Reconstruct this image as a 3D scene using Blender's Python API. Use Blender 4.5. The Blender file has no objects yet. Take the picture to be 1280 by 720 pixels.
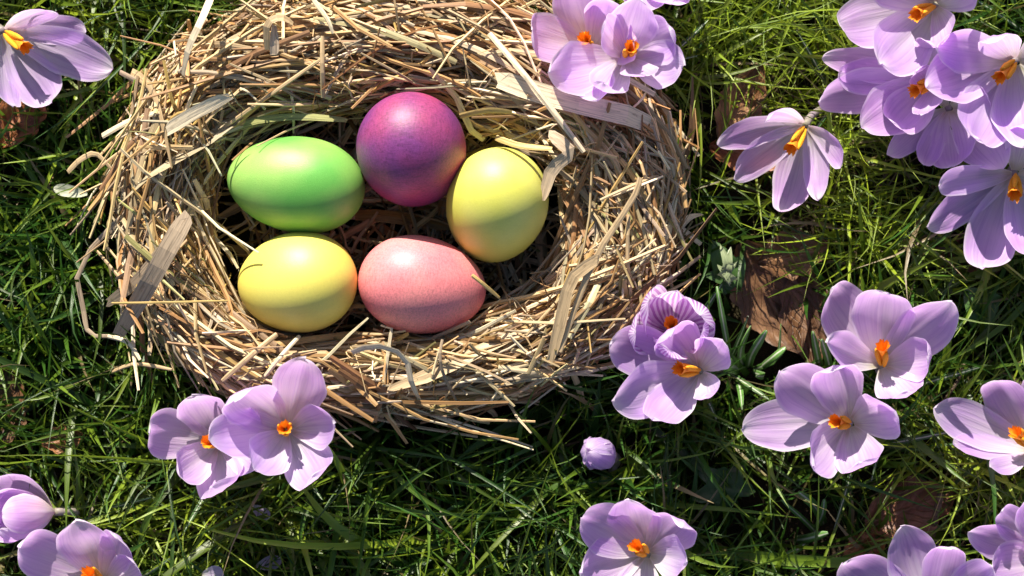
import bpy, math, random
import numpy as np
from mathutils import Vector, Matrix, noise

random.seed(7)
RNG = np.random.default_rng(11)
scene = bpy.context.scene
C = scene.collection

# ------------------------------------------------------------------ camera
CAM_H = 0.80
LENS = 66.0
cam_data = bpy.data.cameras.new('camera')
cam = bpy.data.objects.new('camera', cam_data)
C.objects.link(cam)
cam.location = (0, 0, CAM_H)
cam.rotation_euler = (0, 0, 0)
cam_data.lens = LENS
cam_data.sensor_width = 36
cam_data.clip_start = 0.02
cam_data.clip_end = 500
cam_data.dof.use_dof = True
cam_data.dof.focus_distance = 0.755
cam_data.dof.aperture_fstop = 9.0
scene.camera = cam

# ------------------------------------------------------------------ light
SUN_ELEV = 28.0
SUN_AZ = -14.0          # degrees from +Y (top of the picture), negative = towards the left
az, el = math.radians(SUN_AZ), math.radians(SUN_ELEV)
sun_dir = Vector((math.sin(az) * math.cos(el), math.cos(az) * math.cos(el), math.sin(el)))
world = bpy.data.worlds.new('World')
scene.world = world
world.use_nodes = True
wn = world.node_tree
bg = wn.nodes['Background']
sky = wn.nodes.new('ShaderNodeTexSky')
sky.sky_type = 'NISHITA'
sky.sun_disc = False
sky.sun_elevation = el
sky.sun_rotation = az
wn.links.new(sky.outputs[0], bg.inputs[0])
bg.inputs[1].default_value = 0.065
sd = bpy.data.lights.new('sun', 'SUN')
sd.energy = 5.0
sd.angle = math.radians(0.5)
sd.color = (1.0, 0.92, 0.79)
sun = bpy.data.objects.new('sun', sd)
C.objects.link(sun)
sun.rotation_euler = sun_dir.to_track_quat('Z', 'Y').to_euler()
sun.location = sun_dir * 3
scene.view_settings.view_transform = 'Standard'
scene.view_settings.look = 'None'
scene.view_settings.exposure = 1.0
scene.view_settings.gamma = 1.0
scene.view_settings.use_curve_mapping = False
scene.cycles.max_bounces = 10
scene.cycles.transmission_bounces = 6

# ------------------------------------------------------------------ helpers
FPX = 1280 * LENS / 36.0


def P(px, py, z=0.0):
    k = (CAM_H - z) / FPX
    return Vector(((px - 640) * k, -(py - 360) * k, z))


def tag(o, label=None, cat=None, group=None, kind=None):
    if label: o['label'] = label
    if cat: o['category'] = cat
    if group: o['group'] = group
    if kind: o['kind'] = kind
    return o


def empty(name, loc):
    o = bpy.data.objects.new(name, None)
    o.empty_display_size = 0.01
    o.location = loc
    C.objects.link(o)
    return o


def mesh_obj(name, verts, faces, mat, parent=None, uvs=None, cols=None, smooth=True):
    """verts in world space; uvs / cols are per vertex."""
    me = bpy.data.meshes.new(name)
    if parent is not None:
        off = parent.location
        pp = parent.parent
        while pp is not None:
            off = off + pp.location
            pp = pp.parent
        off = np.array(off)
        verts = np.asarray(verts, dtype=float) - off
    else:
        verts = np.asarray(verts, dtype=float)
    me.from_pydata(verts.tolist(), [], faces if isinstance(faces, list) else faces.tolist())
    if uvs is not None:
        lay = me.uv_layers.new(name='UVMap')
        idx = np.empty(len(me.loops), dtype=np.int32)
        me.loops.foreach_get('vertex_index', idx)
        lay.data.foreach_set('uv', np.asarray(uvs, dtype=np.float32)[idx].ravel())
    if cols is not None:
        at = me.attributes.new('tint', 'FLOAT_COLOR', 'POINT')
        c4 = np.ones((len(verts), 4), dtype=np.float32)
        c4[:, :3] = cols
        at.data.foreach_set('color', c4.ravel())
    if smooth:
        me.polygons.foreach_set('use_smooth', [True] * len(me.polygons))
    me.materials.append(mat)
    me.update()
    o = bpy.data.objects.new(name, me)
    C.objects.link(o)
    if parent is not None:
        o.parent = parent
    return o


KN = (CAM_H - 0.03) / FPX


def sweep(pts, width, flat, col, sides=5, roll=None, col_end=None, taper=(0.8, 0.6), fold=0.0, vofs=None):
    """closed strand along pts: verts, faces, uvs, cols."""
    pts = np.asarray(pts, dtype=float)
    n = len(pts)
    tang = np.gradient(pts, axis=0)
    tang /= np.linalg.norm(tang, axis=1)[:, None] + 1e-12
    up = np.array((0, 0, 1.0))
    if abs(tang[0] @ up) > 0.95: up = np.array((1.0, 0, 0))
    side = np.cross(tang[0], up); side /= np.linalg.norm(side)
    r0 = RNG.uniform(-0.6, 0.6) if roll is None else roll
    tw = RNG.uniform(-0.5, 0.5) if flat > 0.2 else RNG.uniform(-1.1, 1.1)
    if flat <= 0.2 and taper == (0.8, 0.6): taper = (0.45, 0.2)
    seg = np.concatenate([[0], np.cumsum(np.linalg.norm(np.diff(pts, axis=0), axis=1))])
    vo = RNG.uniform(0, 50) if vofs is None else vofs
    V, U, K = [], [], []
    for i in range(n):
        side = side - tang[i] * (side @ tang[i]); side /= np.linalg.norm(side) + 1e-12
        nor = np.cross(side, tang[i])
        f = i / (n - 1)
        w = width * 0.5
        if f < 0.12: w *= taper[0] + (1 - taper[0]) * f / 0.12
        if f > 0.75: w *= 1 + (taper[1] - 1) * (f - 0.75) / 0.25
        a0 = r0 + tw * f
        cr, sr = math.cos(a0), math.sin(a0)
        for s in range(sides):
            a = 2 * math.pi * s / sides
            x, y = w * math.cos(a), w * flat * math.sin(a)
            y += fold * w * (abs(math.cos(a)) - 0.5)
            x, y = x * cr - y * sr, x * sr + y * cr
            rag = RNG.uniform(-0.5, 0.5) * width if flat < 0.2 and i in (0, n - 1) else 0.0
            V.append(pts[i] + side * x + nor * y + tang[i] * rag)
            U.append((s / sides * max(1.0, width / 0.0015), vo + seg[i] * 100))
            K.append(col if col_end is None else col * (1 - f) + col_end * f)
    F = []
    for i in range(n - 1):
        for s in range(sides):
            a = i * sides + s
            b = i * sides + (s + 1) % sides
            F.append((a, b, b + sides, a + sides))
    F.append(tuple(range(sides - 1, -1, -1)))
    F.append(tuple(range((n - 1) * sides, n * sides)))
    return V, F, U, K


def spline(ctrl, n):
    ctrl = np.array(ctrl, dtype=float)
    m = len(ctrl)
    if m == 2:
        return np.array([ctrl[0] + (ctrl[1] - ctrl[0]) * i / (n - 1) for i in range(n)])
    out = []
    for i in range(n):
        x = i / (n - 1) * (m - 1)
        k = min(int(x), m - 2); f = x - k
        p0, p1, p2, p3 = ctrl[max(k - 1, 0)], ctrl[k], ctrl[k + 1], ctrl[min(k + 2, m - 1)]
        out.append(0.5 * (2 * p1 + (p2 - p0) * f + (2 * p0 - 5 * p1 + 4 * p2 - p3) * f * f + (3 * p1 - p0 - 3 * p2 + p3) * f ** 3))
    return np.array(out)


class NT:
    def __init__(self, name):
        self.m = bpy.data.materials.new(name)
        self.m.use_nodes = True
        self.t = self.m.node_tree
        self.b = self.t.nodes['Principled BSDF']
        self.out = self.t.nodes['Material Output']

    def n(self, kind, **kw):
        nd = self.t.nodes.new('ShaderNode' + kind)
        for k, v in kw.items():
            setattr(nd, k, v)
        return nd

    def l(self, a, b):
        self.t.links.new(a, b)

    def ramp(self, fac, stops):
        r = self.n('ValToRGB')
        e = r.color_ramp.elements
        while len(e) < len(stops): e.new(0.5)
        for el_, (p, c) in zip(e, stops):
            el_.position = p
            el_.color = (*c, 1) if len(c) == 3 else c
        self.l(fac, r.inputs[0])
        return r.outputs[0]

    def mix(self, fac, a, b, mode='MIX'):
        m = self.n('Mix', data_type='RGBA', blend_type=mode)
        for s, v in ((m.inputs[0], fac), (m.inputs[6], a), (m.inputs[7], b)):
            if hasattr(v, 'is_output'): self.l(v, s)
            elif isinstance(v, (int, float)): s.default_value = v
            else: s.default_value = (*v, 1)
        return m.outputs[2]

    def math(self, op, a, b=None):
        m = self.n('Math', operation=op)
        for s, v in zip(m.inputs, (a, b)):
            if v is None: continue
            if hasattr(v, 'is_output'): self.l(v, s)
            else: s.default_value = v
        return m.outputs[0]

    def noise(self, vec, scale, detail=3, rough=0.55):
        t = self.n('TexNoise')
        t.inputs['Scale'].default_value = scale
        t.inputs['Detail'].default_value = detail
        t.inputs['Roughness'].default_value = rough
        if vec is not None: self.l(vec, t.inputs['Vector'])
        return t.outputs['Fac']

    def mapping(self, vec, scale):
        m = self.n('Mapping')
        m.inputs['Scale'].default_value = scale
        self.l(vec, m.inputs['Vector'])
        return m.outputs[0]

    def bump(self, h, strength, dist):
        b = self.n('Bump')
        b.inputs['Strength'].default_value = strength
        b.inputs['Distance'].default_value = dist
        self.l(h, b.inputs['Height'])
        self.l(b.outputs[0], self.b.inputs['Normal'])
        return b.outputs[0]

    def translucent(self, col, fac, normal=None):
        tr = self.n('BsdfTranslucent')
        if hasattr(col, 'is_output'): self.l(col, tr.inputs[0])
        else: tr.inputs[0].default_value = (*col, 1)
        if normal is not None: self.l(normal, tr.inputs['Normal'])
        mx = self.n('MixShader')
        mx.inputs[0].default_value = fac
        self.l(self.b.outputs[0], mx.inputs[1])
        self.l(tr.outputs[0], mx.inputs[2])
        self.l(mx.outputs[0], self.out.inputs[0])


# ------------------------------------------------------------------ materials
def mat_soil():
    k = NT('soil')
    tc = k.n('TexCoord').outputs['Object']
    n1 = k.noise(tc, 60, 6, 0.65)
    n2 = k.noise(tc, 400, 4, 0.6)
    col = k.ramp(n1, [(0.3, (0.012, 0.009, 0.005)), (0.5, (0.028, 0.022, 0.011)), (0.7, (0.03, 0.038, 0.012))])
    col = k.mix(n2, col, (0.04, 0.028, 0.016), 'MIX')
    k.l(col, k.b.inputs['Base Color'])
    k.b.inputs['Roughness'].default_value = 0.95
    k.b.inputs['Specular IOR Level'].default_value = 0.15
    h = k.math('ADD', n1, k.math('MULTIPLY', n2, 0.5))
    k.bump(h, 1.0, 0.006)
    return k.m


def mat_tinted(name, rough, spec, transl, streak=0.35, uscale=7.0, vscale=0.35, speck=0.0, stripe=False):
    """colour comes from each piece's own 'tint', with fine lengthwise streaks."""
    k = NT(name)
    at = k.n('Attribute', attribute_name='tint').outputs['Color']
    uv = k.n('UVMap', uv_map='UVMap').outputs[0]
    st = k.noise(k.mapping(uv, (uscale, vscale, 1)), 1.0, 4, 0.6)
    f = k.ramp(st, [(0.28, (1 - streak,) * 3), (0.5, (1, 1, 1)), (0.75, (1 + streak * 0.35,) * 3)])
    col = k.mix(1.0, at, f, 'MULTIPLY')
    if speck:
        n3 = k.noise(k.mapping(uv, (2.2, 2.0, 1)), 1.0, 3, 0.6)
        s = k.ramp(n3, [(0.60, (0, 0, 0)), (0.72, (speck,) * 3)])
        col = k.mix(s, col, (0.16, 0.085, 0.035))
    if stripe:
        sx = k.n('SeparateXYZ'); k.l(uv, sx.inputs[0])
        du = k.math('ABSOLUTE', k.math('SUBTRACT', k.math('FRACT', k.math('MULTIPLY', sx.outputs[0], 2.0)), 0.5))
        col = k.mix(k.ramp(du, [(0.05, (1, 1, 1)), (0.09, (0, 0, 0))]), col, (0.50, 0.55, 0.42))
    k.l(col, k.b.inputs['Base Color'])
    k.b.inputs['Roughness'].default_value = rough
    k.b.inputs['Specular IOR Level'].default_value = spec
    nb = k.bump(st, 0.35, 0.0006)
    if transl:
        k.translucent(col, transl)
    return k.m


def mat_petal(name, deep, mid, pale, striped=False):
    k = NT(name)
    uv = k.n('UVMap', uv_map='UVMap').outputs[0]
    sep = k.n('SeparateXYZ')
    k.l(uv, sep.inputs[0])
    u, v = sep.outputs[0], sep.outputs[1]
    oi = k.n('ObjectInfo').outputs['Random']
    wob = k.noise(k.mapping(uv, (3, 2, 1)), 1.0, 3, 0.55)
    vv = k.math('ADD', v, k.math('MULTIPLY', k.math('SUBTRACT', wob, 0.5), 0.16))
    col = k.ramp(vv, [(0.02, (0.66, 0.62, 0.40)), (0.12, (0.84, 0.81, 0.78)), (0.24, (0.82, 0.73, 0.87)),
                      (0.40, mid), (0.74, deep), (0.97, mid)])
    # long veins fanning from the base
    vec = k.n('CombineXYZ')
    k.l(k.math('MULTIPLY', u, 22.0), vec.inputs[0])
    k.l(k.math('MULTIPLY', v, 1.3), vec.inputs[1])
    k.l(k.math('MULTIPLY', oi, 40.0), vec.inputs[2])
    veins = k.noise(vec.outputs[0], 1.0, 3, 0.6)
    vf = k.ramp(veins, [(0.36, (0.86, 0.80, 0.92)), (0.5, (1, 1, 1)), (0.66, (1.05, 1.08, 1.04))])
    col = k.mix(1.0, col, vf, 'MULTIPLY')
    if striped:
        w = k.n('TexWave', wave_type='BANDS', bands_direction='X')
        k.l(uv, w.inputs[0])
        w.inputs['Scale'].default_value = 3.2
        w.inputs['Distortion'].default_value = 1.2
        w.inputs['Detail'].default_value = 2
        w.inputs['Detail Scale'].default_value = 1.5
        sf = k.ramp(w.outputs['Fac'], [(0.35, (1, 1, 1)), (0.62, (0, 0, 0))])
        col = k.mix(sf, (0.84, 0.78, 0.88), (0.42, 0.15, 0.48))
    # pale rim
    e = k.math('ABSOLUTE', k.math('SUBTRACT', k.math('MULTIPLY', u, 2.0), 1.0))
    e2 = k.math('MAXIMUM', e, k.math('MULTIPLY', k.math('SUBTRACT', v, 0.02), 1.01))
    ef = k.ramp(e2, [(0.86, (0, 0, 0)), (1.0, (0.75, 0.75, 0.75))])
    col = k.mix(ef, col, pale)
    # soft blotches, hue drifting from petal to petal
    bl = k.noise(k.mapping(uv, (4, 3, 1)), 1.0, 2, 0.5)
    col = k.mix(k.math('MULTIPLY', k.math('SUBTRACT', bl, 0.42), 0.5), col, pale)
    hs = k.n('HueSaturation')
    k.l(col, hs.inputs['Color'])
    k.l(k.math('ADD', 0.493, k.math('MULTIPLY', oi, 0.014)), hs.inputs['Hue'])
    k.l(k.math('ADD', 0.90, k.math('MULTIPLY', oi, 0.16)), hs.inputs['Saturation'])
    col = hs.outputs[0]
    k.l(col, k.b.inputs['Base Color'])
    k.b.inputs['Roughness'].default_value = 0.42
    k.b.inputs['Specular IOR Level'].default_value = 0.35
    k.b.inputs['Sheen Weight'].default_value = 0.15
    nb = k.bump(veins, 0.5, 0.0006)
    k.translucent(k.mix(0.38, col, (0.86, 0.48, 1.0)), 0.56)
    return k.m


def mat_egg(name, base, second, grain, rough):
    k = NT(name)
    tc = k.n('TexCoord').outputs['Object']
    big = k.noise(tc, 38, 2, 0.5)
    col = k.mix(k.ramp(big, [(0.38, (0, 0, 0)), (0.66, (1, 1, 1))]), base, second)
    # dye that took unevenly: fine crossing brush grain and pores
    g1 = k.noise(k.mapping(tc, (250, 1500, 1500)), 1.0, 4, 0.65)
    g2 = k.noise(k.mapping(tc, (1500, 300, 1500)), 1.0, 4, 0.65)
    g = k.math('ADD', g1, g2)
    gf = k.ramp(k.math('MULTIPLY', g, 0.5), [(0.36, (1 - grain,) * 3), (0.5, (1, 1, 1)), (0.62, (1 + grain * 0.6,) * 3)])
    col = k.mix(1.0, col, gf, 'MULTIPLY')
    sc = k.noise(tc, 420, 4, 0.7)
    col = k.mix(k.ramp(sc, [(0.66, (0, 0, 0)), (0.78, (0.22, 0.22, 0.22))]), col, second)
    pores = k.noise(tc, 2600, 2, 0.5)
    k.l(col, k.b.inputs['Base Color'])
    rr = k.math('ADD', rough - 0.06, k.math('MULTIPLY', big, 0.12))
    k.l(rr, k.b.inputs['Roughness'])
    k.b.inputs['Specular IOR Level'].default_value = 0.5
    k.b.inputs['Subsurface Weight'].default_value = 0.08
    k.b.inputs['Subsurface Radius'].default_value = (0.004, 0.003, 0.002)
    k.b.inputs['Subsurface Scale'].default_value = 0.5
    k.bump(pores, 0.22, 0.0005)
    return k.m


def mat_simple(name, stops, scale, rough=0.5, spec=0.4, transl=0.0, bump=0.3, dist=0.0005):
    k = NT(name)
    tc = k.n('TexCoord').outputs['Object']
    n1 = k.noise(tc, scale, 4, 0.6)
    col = k.ramp(n1, stops)
    k.l(col, k.b.inputs['Base Color'])
    k.b.inputs['Roughness'].default_value = rough
    k.b.inputs['Specular IOR Level'].default_value = spec
    k.bump(n1, bump, dist)
    if transl: k.translucent(col, transl)
    return k.m


def mat_dead_leaf():
    k = NT('dead_leaf')
    uv = k.n('UVMap', uv_map='UVMap').outputs[0]
    tc = k.n('TexCoord').outputs['Object']
    n1 = k.noise(tc, 90, 5, 0.65)
    col = k.ramp(n1, [(0.3, (0.07, 0.035, 0.018)), (0.52, (0.20, 0.12, 0.062)), (0.75, (0.36, 0.23, 0.13))])
    at = k.n('Attribute', attribute_name='tint').outputs['Color']
    col = k.mix(1.0, col, at, 'MULTIPLY')
    sep = k.n('SeparateXYZ'); k.l(uv, sep.inputs[0])
    a = k.math('ABSOLUTE', k.math('SUBTRACT', sep.outputs[0], 0.5))
    ph = k.math('SUBTRACT', k.math('MULTIPLY', sep.outputs[1], 9.0), k.math('MULTIPLY', a, 9.0))
    fr = k.math('ABSOLUTE', k.math('SUBTRACT', k.math('FRACT', ph), 0.5))
    vein = k.ramp(fr, [(0.0, (1, 1, 1)), (0.10, (0, 0, 0))])
    mid = k.ramp(a, [(0.012, (1, 1, 1)), (0.035, (0, 0, 0))])
    vm = k.math('MAXIMUM', vein, mid)
    col = k.mix(k.math('MULTIPLY', vm, 0.5), col, (0.30, 0.17, 0.09))
    k.l(col, k.b.inputs['Base Color'])
    k.b.inputs['Roughness'].default_value = 0.5
    k.bump(k.math('ADD', vm, n1), 0.6, 0.001)
    k.translucent(col, 0.2)
    return k.m


M_SOIL = mat_soil()
M_STRAW = mat_tinted('straw', 0.5, 0.4, 0.10, streak=0.6, uscale=5.0, vscale=0.5, speck=0.55)
M_GRASS = mat_tinted('grass_blade', 0.36, 0.5, 0.38, streak=0.22, uscale=4.0, vscale=0.25)
M_LEAF = mat_tinted('green_leaf', 0.35, 0.5, 0.25, streak=0.15, uscale=3.0, vscale=0.3)
M_STRIPED_LEAF = mat_tinted('crocus_leaf', 0.35, 0.5, 0.22, streak=0.15, uscale=3.0, vscale=0.3, stripe=True)
M_PETAL = mat_petal('lilac_petal', (0.69, 0.41, 0.90), (0.83, 0.64, 0.95), (0.96, 0.91, 0.97))
M_STRIPE = mat_petal('striped_petal', (0.50, 0.30, 0.66), (0.6, 0.42, 0.72), (0.82, 0.76, 0.86), striped=True)
M_PINKISH = mat_petal('rosy_lilac_petal', (0.73, 0.44, 0.89), (0.85, 0.66, 0.94), (0.96, 0.91, 0.97))
M_LIGHT = mat_petal('light_lilac_petal', (0.72, 0.48, 0.91), (0.86, 0.71, 0.95), (0.96, 0.93, 0.97))
M_PALE = mat_petal('pale_petal', (0.60, 0.48, 0.74), (0.66, 0.55, 0.76), (0.82, 0.78, 0.84))
M_TUBE = mat_simple('flower_tube', [(0.35, (0.36, 0.29, 0.34)), (0.65, (0.33, 0.31, 0.20))], 200, 0.45, 0.4, 0.3)
M_STIGMA = mat_simple('orange_stigma', [(0.3, (0.86, 0.22, 0.012)), (0.7, (0.95, 0.42, 0.025))], 900, 0.5, 0.4, 0.15, 0.6, 0.0006)
M_ANTHER = mat_simple('yellow_anther', [(0.3, (0.80, 0.30, 0.01)), (0.7, (0.90, 0.46, 0.03))], 1400, 0.65, 0.25, 0.1, 0.8, 0.0005)
M_DEAD = mat_dead_leaf()
M_TWIG = mat_simple('twig_bark', [(0.3, (0.05, 0.03, 0.02)), (0.7, (0.17, 0.12, 0.085))], 300, 0.8, 0.2, 0, 0.8, 0.001)

# ------------------------------------------------------------------ ground
gv, gf = [], []
xs = [-60, -10, -2, -0.6] + [-0.6 + i * 0.03 for i in range(1, 40)] + [0.6, 2, 10, 60]
nx = len(xs)
for y in xs:
    for x in xs:
        z = 0.0
        if abs(x) < 0.6 and abs(y) < 0.6:
            z = 0.004 * (noise.noise(Vector((x * 14, y * 14, 3.1)))) - 0.002
        gv.append((x, y, z - 0.001))
for j in range(nx - 1):
    for i in range(nx - 1):
        a = j * nx + i
        gf.append((a, a + 1, a + nx + 1, a + nx))
ground = mesh_obj('ground', gv, gf, M_SOIL)
tag(ground, 'dark damp soil under the grass and the nest', 'ground', kind='structure')

# ------------------------------------------------------------------ eggs (geometry first: straw must keep clear of them)
# name, label, px centre, z centre, long / short half axes (m), direction of the blunt end (image angle deg, elevation deg), material
EGGS = [
    ('egg', 'glossy green dyed egg lying on its side in the straw nest', (370, 230.5), 0.0325, 0.0284, 0.0197, (-7, 4),
     mat_egg('green_dye', (0.13, 0.41, 0.07), (0.28, 0.50, 0.11), 0.06, 0.44)),
    ('egg', 'purple magenta dyed egg between the green egg and a yellow egg', (515, 189.5), 0.0350, 0.0262, 0.0222, (100, 62),
     mat_egg('purple_dye', (0.18, 0.037, 0.175), (0.34, 0.045, 0.13), 0.42, 0.46)),
    ('egg', 'yellow dyed egg touching the straw right of the purple egg', (620.5, 258.5), 0.0335, 0.0262, 0.0207, (75, 46),
     mat_egg('yellow_dye', (0.64, 0.63, 0.11), (0.70, 0.68, 0.17), 0.05, 0.44)),
    ('egg', 'warm yellow dyed egg below the green egg in the nest', (371, 353), 0.0325, 0.0254, 0.0206, (4, 22),
     mat_egg('warm_yellow_dye', (0.76, 0.68, 0.14), (0.78, 0.66, 0.12), 0.05, 0.44)),
    ('egg', 'rose pink dyed egg with a grainy finish at the nest bottom', (528, 356.5), 0.0325, 0.0263, 0.0200, (171, 8),
     mat_egg('pink_dye', (0.74, 0.19, 0.22), (0.76, 0.27, 0.26), 0.30, 0.44)),
]
EGG_INFO = []
for _, _, (px, py), z, la, sa, (ia, ie), _ in EGGS:
    c = P(px, py, z)
    a, e = math.radians(ia), math.radians(ie)
    ax = Vector((math.cos(a) * math.cos(e), math.sin(a) * math.cos(e), math.sin(e)))
    EGG_INFO.append((np.array(c), np.array(ax), la, sa))


def push_from_eggs(p, grow=0.0022):
    for c, ax, la, sa in EGG_INFO:
        d = p - c
        t = d @ ax
        perp = d - ax * t
        L, S = la + grow, sa + grow
        q = (t / L) ** 2 + (perp @ perp) / (S * S)
        if q < 1.0:
            s = 1.0 / math.sqrt(max(q, 1e-3))
            p = c + d * s
    return p


def make_egg(name, label, pxy, z, la, sa, ang, mat):
    c, ax, _, _ = EGG_INFO[EGGS.index(next(e for e in EGGS if e[1] == label))]
    NU, NV = 56, 40
    q = Vector((0, 0, 1)).rotation_difference(Vector(ax))
    verts, faces = [], []
    for j in range(NV + 1):
        t = math.pi * j / NV
        zz = la * math.cos(t)
        r = sa * math.sin(t) * (1 + 0.085 * math.cos(t)) * 1.0
        for i in range(NU):
            a = 2 * math.pi * i / NU
            verts.append((r * math.cos(a), r * math.sin(a), zz))
    for j in range(NV):
        for i in range(NU):
            a = j * NU + i
            b = j * NU + (i + 1) % NU
            faces.append((a, a + NU, b + NU, b))
    o = mesh_obj(name, verts, faces, mat)
    o.location = c
    o.rotation_mode = 'QUATERNION'
    o.rotation_quaternion = q
    tag(o, label, 'egg', 'dyed eggs in the nest')
    return o


for e in EGGS:
    make_egg(*e)

# ------------------------------------------------------------------ crocuses
PETAL_PTS = []
ALL_HEADS = []     # (centre xy, z, radius) grass keeps clear


def petal_mesh(root, B, T, A, hw, bulge, cup, mat, inward=None, curl=0.0, seed=0.0, edge=0.07, tipexp=2.3, twist=0.0):
    B = np.array(B); T = np.array(T); A = np.array(A)
    D = T - B
    L = np.linalg.norm(D)
    d = D / L
    if inward is None:
        n = A - d * (A @ d)
        if np.linalg.norm(n) < 0.05: n = np.array((0, 0, 1.0)) - d * d[2]
    else:
        n = np.array(inward) - d * (np.array(inward) @ d)
    n /= np.linalg.norm(n)
    s = np.cross(d, n)
    C1 = B + D * 0.30 - n * L * bulge
    C2 = B + D * 0.72 - n * L * bulge * 0.85
    NV_, NU_ = 20, 14
    verts, uvs, faces = [], [], []
    for j in range(NV_ + 1):
        # even in arc near the tip so the outline stays round
        v = 1 - (1 - j / NV_) ** 1.6
        t = v
        m = (1 - t) ** 3 * B + 3 * (1 - t) ** 2 * t * C1 + 3 * (1 - t) * t * t * C2 + t ** 3 * T
        tg = 3 * (1 - t) ** 2 * (C1 - B) + 6 * (1 - t) * t * (C2 - C1) + 3 * t * t * (T - C2)
        tg /= np.linalg.norm(tg)
        nn = np.cross(s, tg)
        nn /= np.linalg.norm(nn)
        if nn @ n < 0: nn = -nn
        tw = twist * v
        ss = s * math.cos(tw) + nn * math.sin(tw)
        nn = nn * math.cos(tw) - s * math.sin(tw)
        # half width along the petal: claw, swell, rounded tip
        base = 0.20 + 0.80 * (1 - (1 - min(v / 0.62, 1)) ** 2.0)
        tip = 1.0 if v < 0.58 else math.sqrt(max(0.0, 1 - ((v - 0.58) / 0.42) ** tipexp))
        w = hw * base * tip
        for i in range(NU_ + 1):
            u = 2 * i / NU_ - 1
            ragged = 1 + edge * noise.noise(Vector((v * 5 + seed, u * 1.3, seed * 1.7))) * (0.3 + abs(u))
            x = w * u * ragged
            k = cup * w * (abs(u) ** 2.2) * (1 - 0.35 * v)
            k += 0.05 * hw * math.exp(-(u / 0.12) ** 2) * -1 * math.sin(math.pi * v)      # midrib crease
            k += 0.15 * hw * noise.noise(Vector((v * 2.6 + seed * 3.1, u * 1.6 + seed, 0.7))) * v
            if abs(u) > 0.7: k += hw * 0.07 * noise.noise(Vector((v * 7 + seed, u * 2, seed * 2))) * v
            k += curl * hw * max(0.0, v - 0.72) ** 2 * 9
            p = m + ss * x + nn * k
            verts.append(p)
            uvs.append((i / NU_, v))
    for j in range(NV_):
        for i in range(NU_):
            a = j * (NU_ + 1) + i
            faces.append((a, a + 1, a + NU_ + 2, a + NU_ + 1))
    PETAL_PTS.append(np.array(verts)[::2])
    return mesh_obj('petal', verts, faces, mat, root, uvs)


def tube_part(name, root, ctrl, r0, r1, mat, sides=10, n=10, cap=True):
    pts = spline(ctrl, n)
    tang = np.gradient(pts, axis=0); tang /= np.linalg.norm(tang, axis=1)[:, None]
    ref = np.array((1.0, 0.3, 0.2))
    vs, fs = [], []
    for i in range(n):
        a = np.cross(tang[i], ref); a /= np.linalg.norm(a)
        b = np.cross(tang[i], a)
        r = r0 + (r1 - r0) * (i / (n - 1)) ** 1.8
        for q in range(sides):
            an = 2 * math.pi * q / sides
            vs.append(pts[i] + (a * math.cos(an) + b * math.sin(an)) * r)
    for i in range(n - 1):
        for q in range(sides):
            a = i * sides + q; b = i * sides + (q + 1) % sides
            fs.append((a, b, b + sides, a + sides))
    fs.append(tuple(range(sides - 1, -1, -1)))
    if cap: fs.append(tuple(range((n - 1) * sides, n * sides)))
    return mesh_obj(name, vs, fs, mat, root)


def blob(name, root, p0, p1, r, mat, seed, flare=1.0, lump=0.35, sides=9, n=9):
    """lumpy elongated body from p0 to p1 (stigma lobes, anthers)."""
    p0 = np.array(p0); p1 = np.array(p1)
    d = p1 - p0; L = np.linalg.norm(d); d /= L
    a = np.cross(d, (0.3, 0.9, 0.1)); a /= np.linalg.norm(a); b = np.cross(d, a)
    vs, fs = [], []
    for i in range(n):
        f = i / (n - 1)
        rr = r * (math.sin(math.pi * (0.06 + 0.88 * f)) ** 0.55) * (1 + (flare - 1) * f)
        for q in range(sides):
            an = 2 * math.pi * q / sides
            k = 1 + lump * noise.noise(Vector((math.cos(an) * 1.7 + seed, math.sin(an) * 1.7, f * 4 + seed)))
            vs.append(p0 + d * L * f + (a * math.cos(an) + b * math.sin(an)) * rr * k)
    for i in range(n - 1):
        for q in range(sides):
            x = i * sides + q; y = i * sides + (q + 1) % sides
            fs.append((x, y, y + sides, x + sides))
    fs.append(tuple(range(sides - 1, -1, -1))); fs.append(tuple(range((n - 1) * sides, n * sides)))
    return mesh_obj(name, vs, fs, mat, root)


HW = 0.0102


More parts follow.
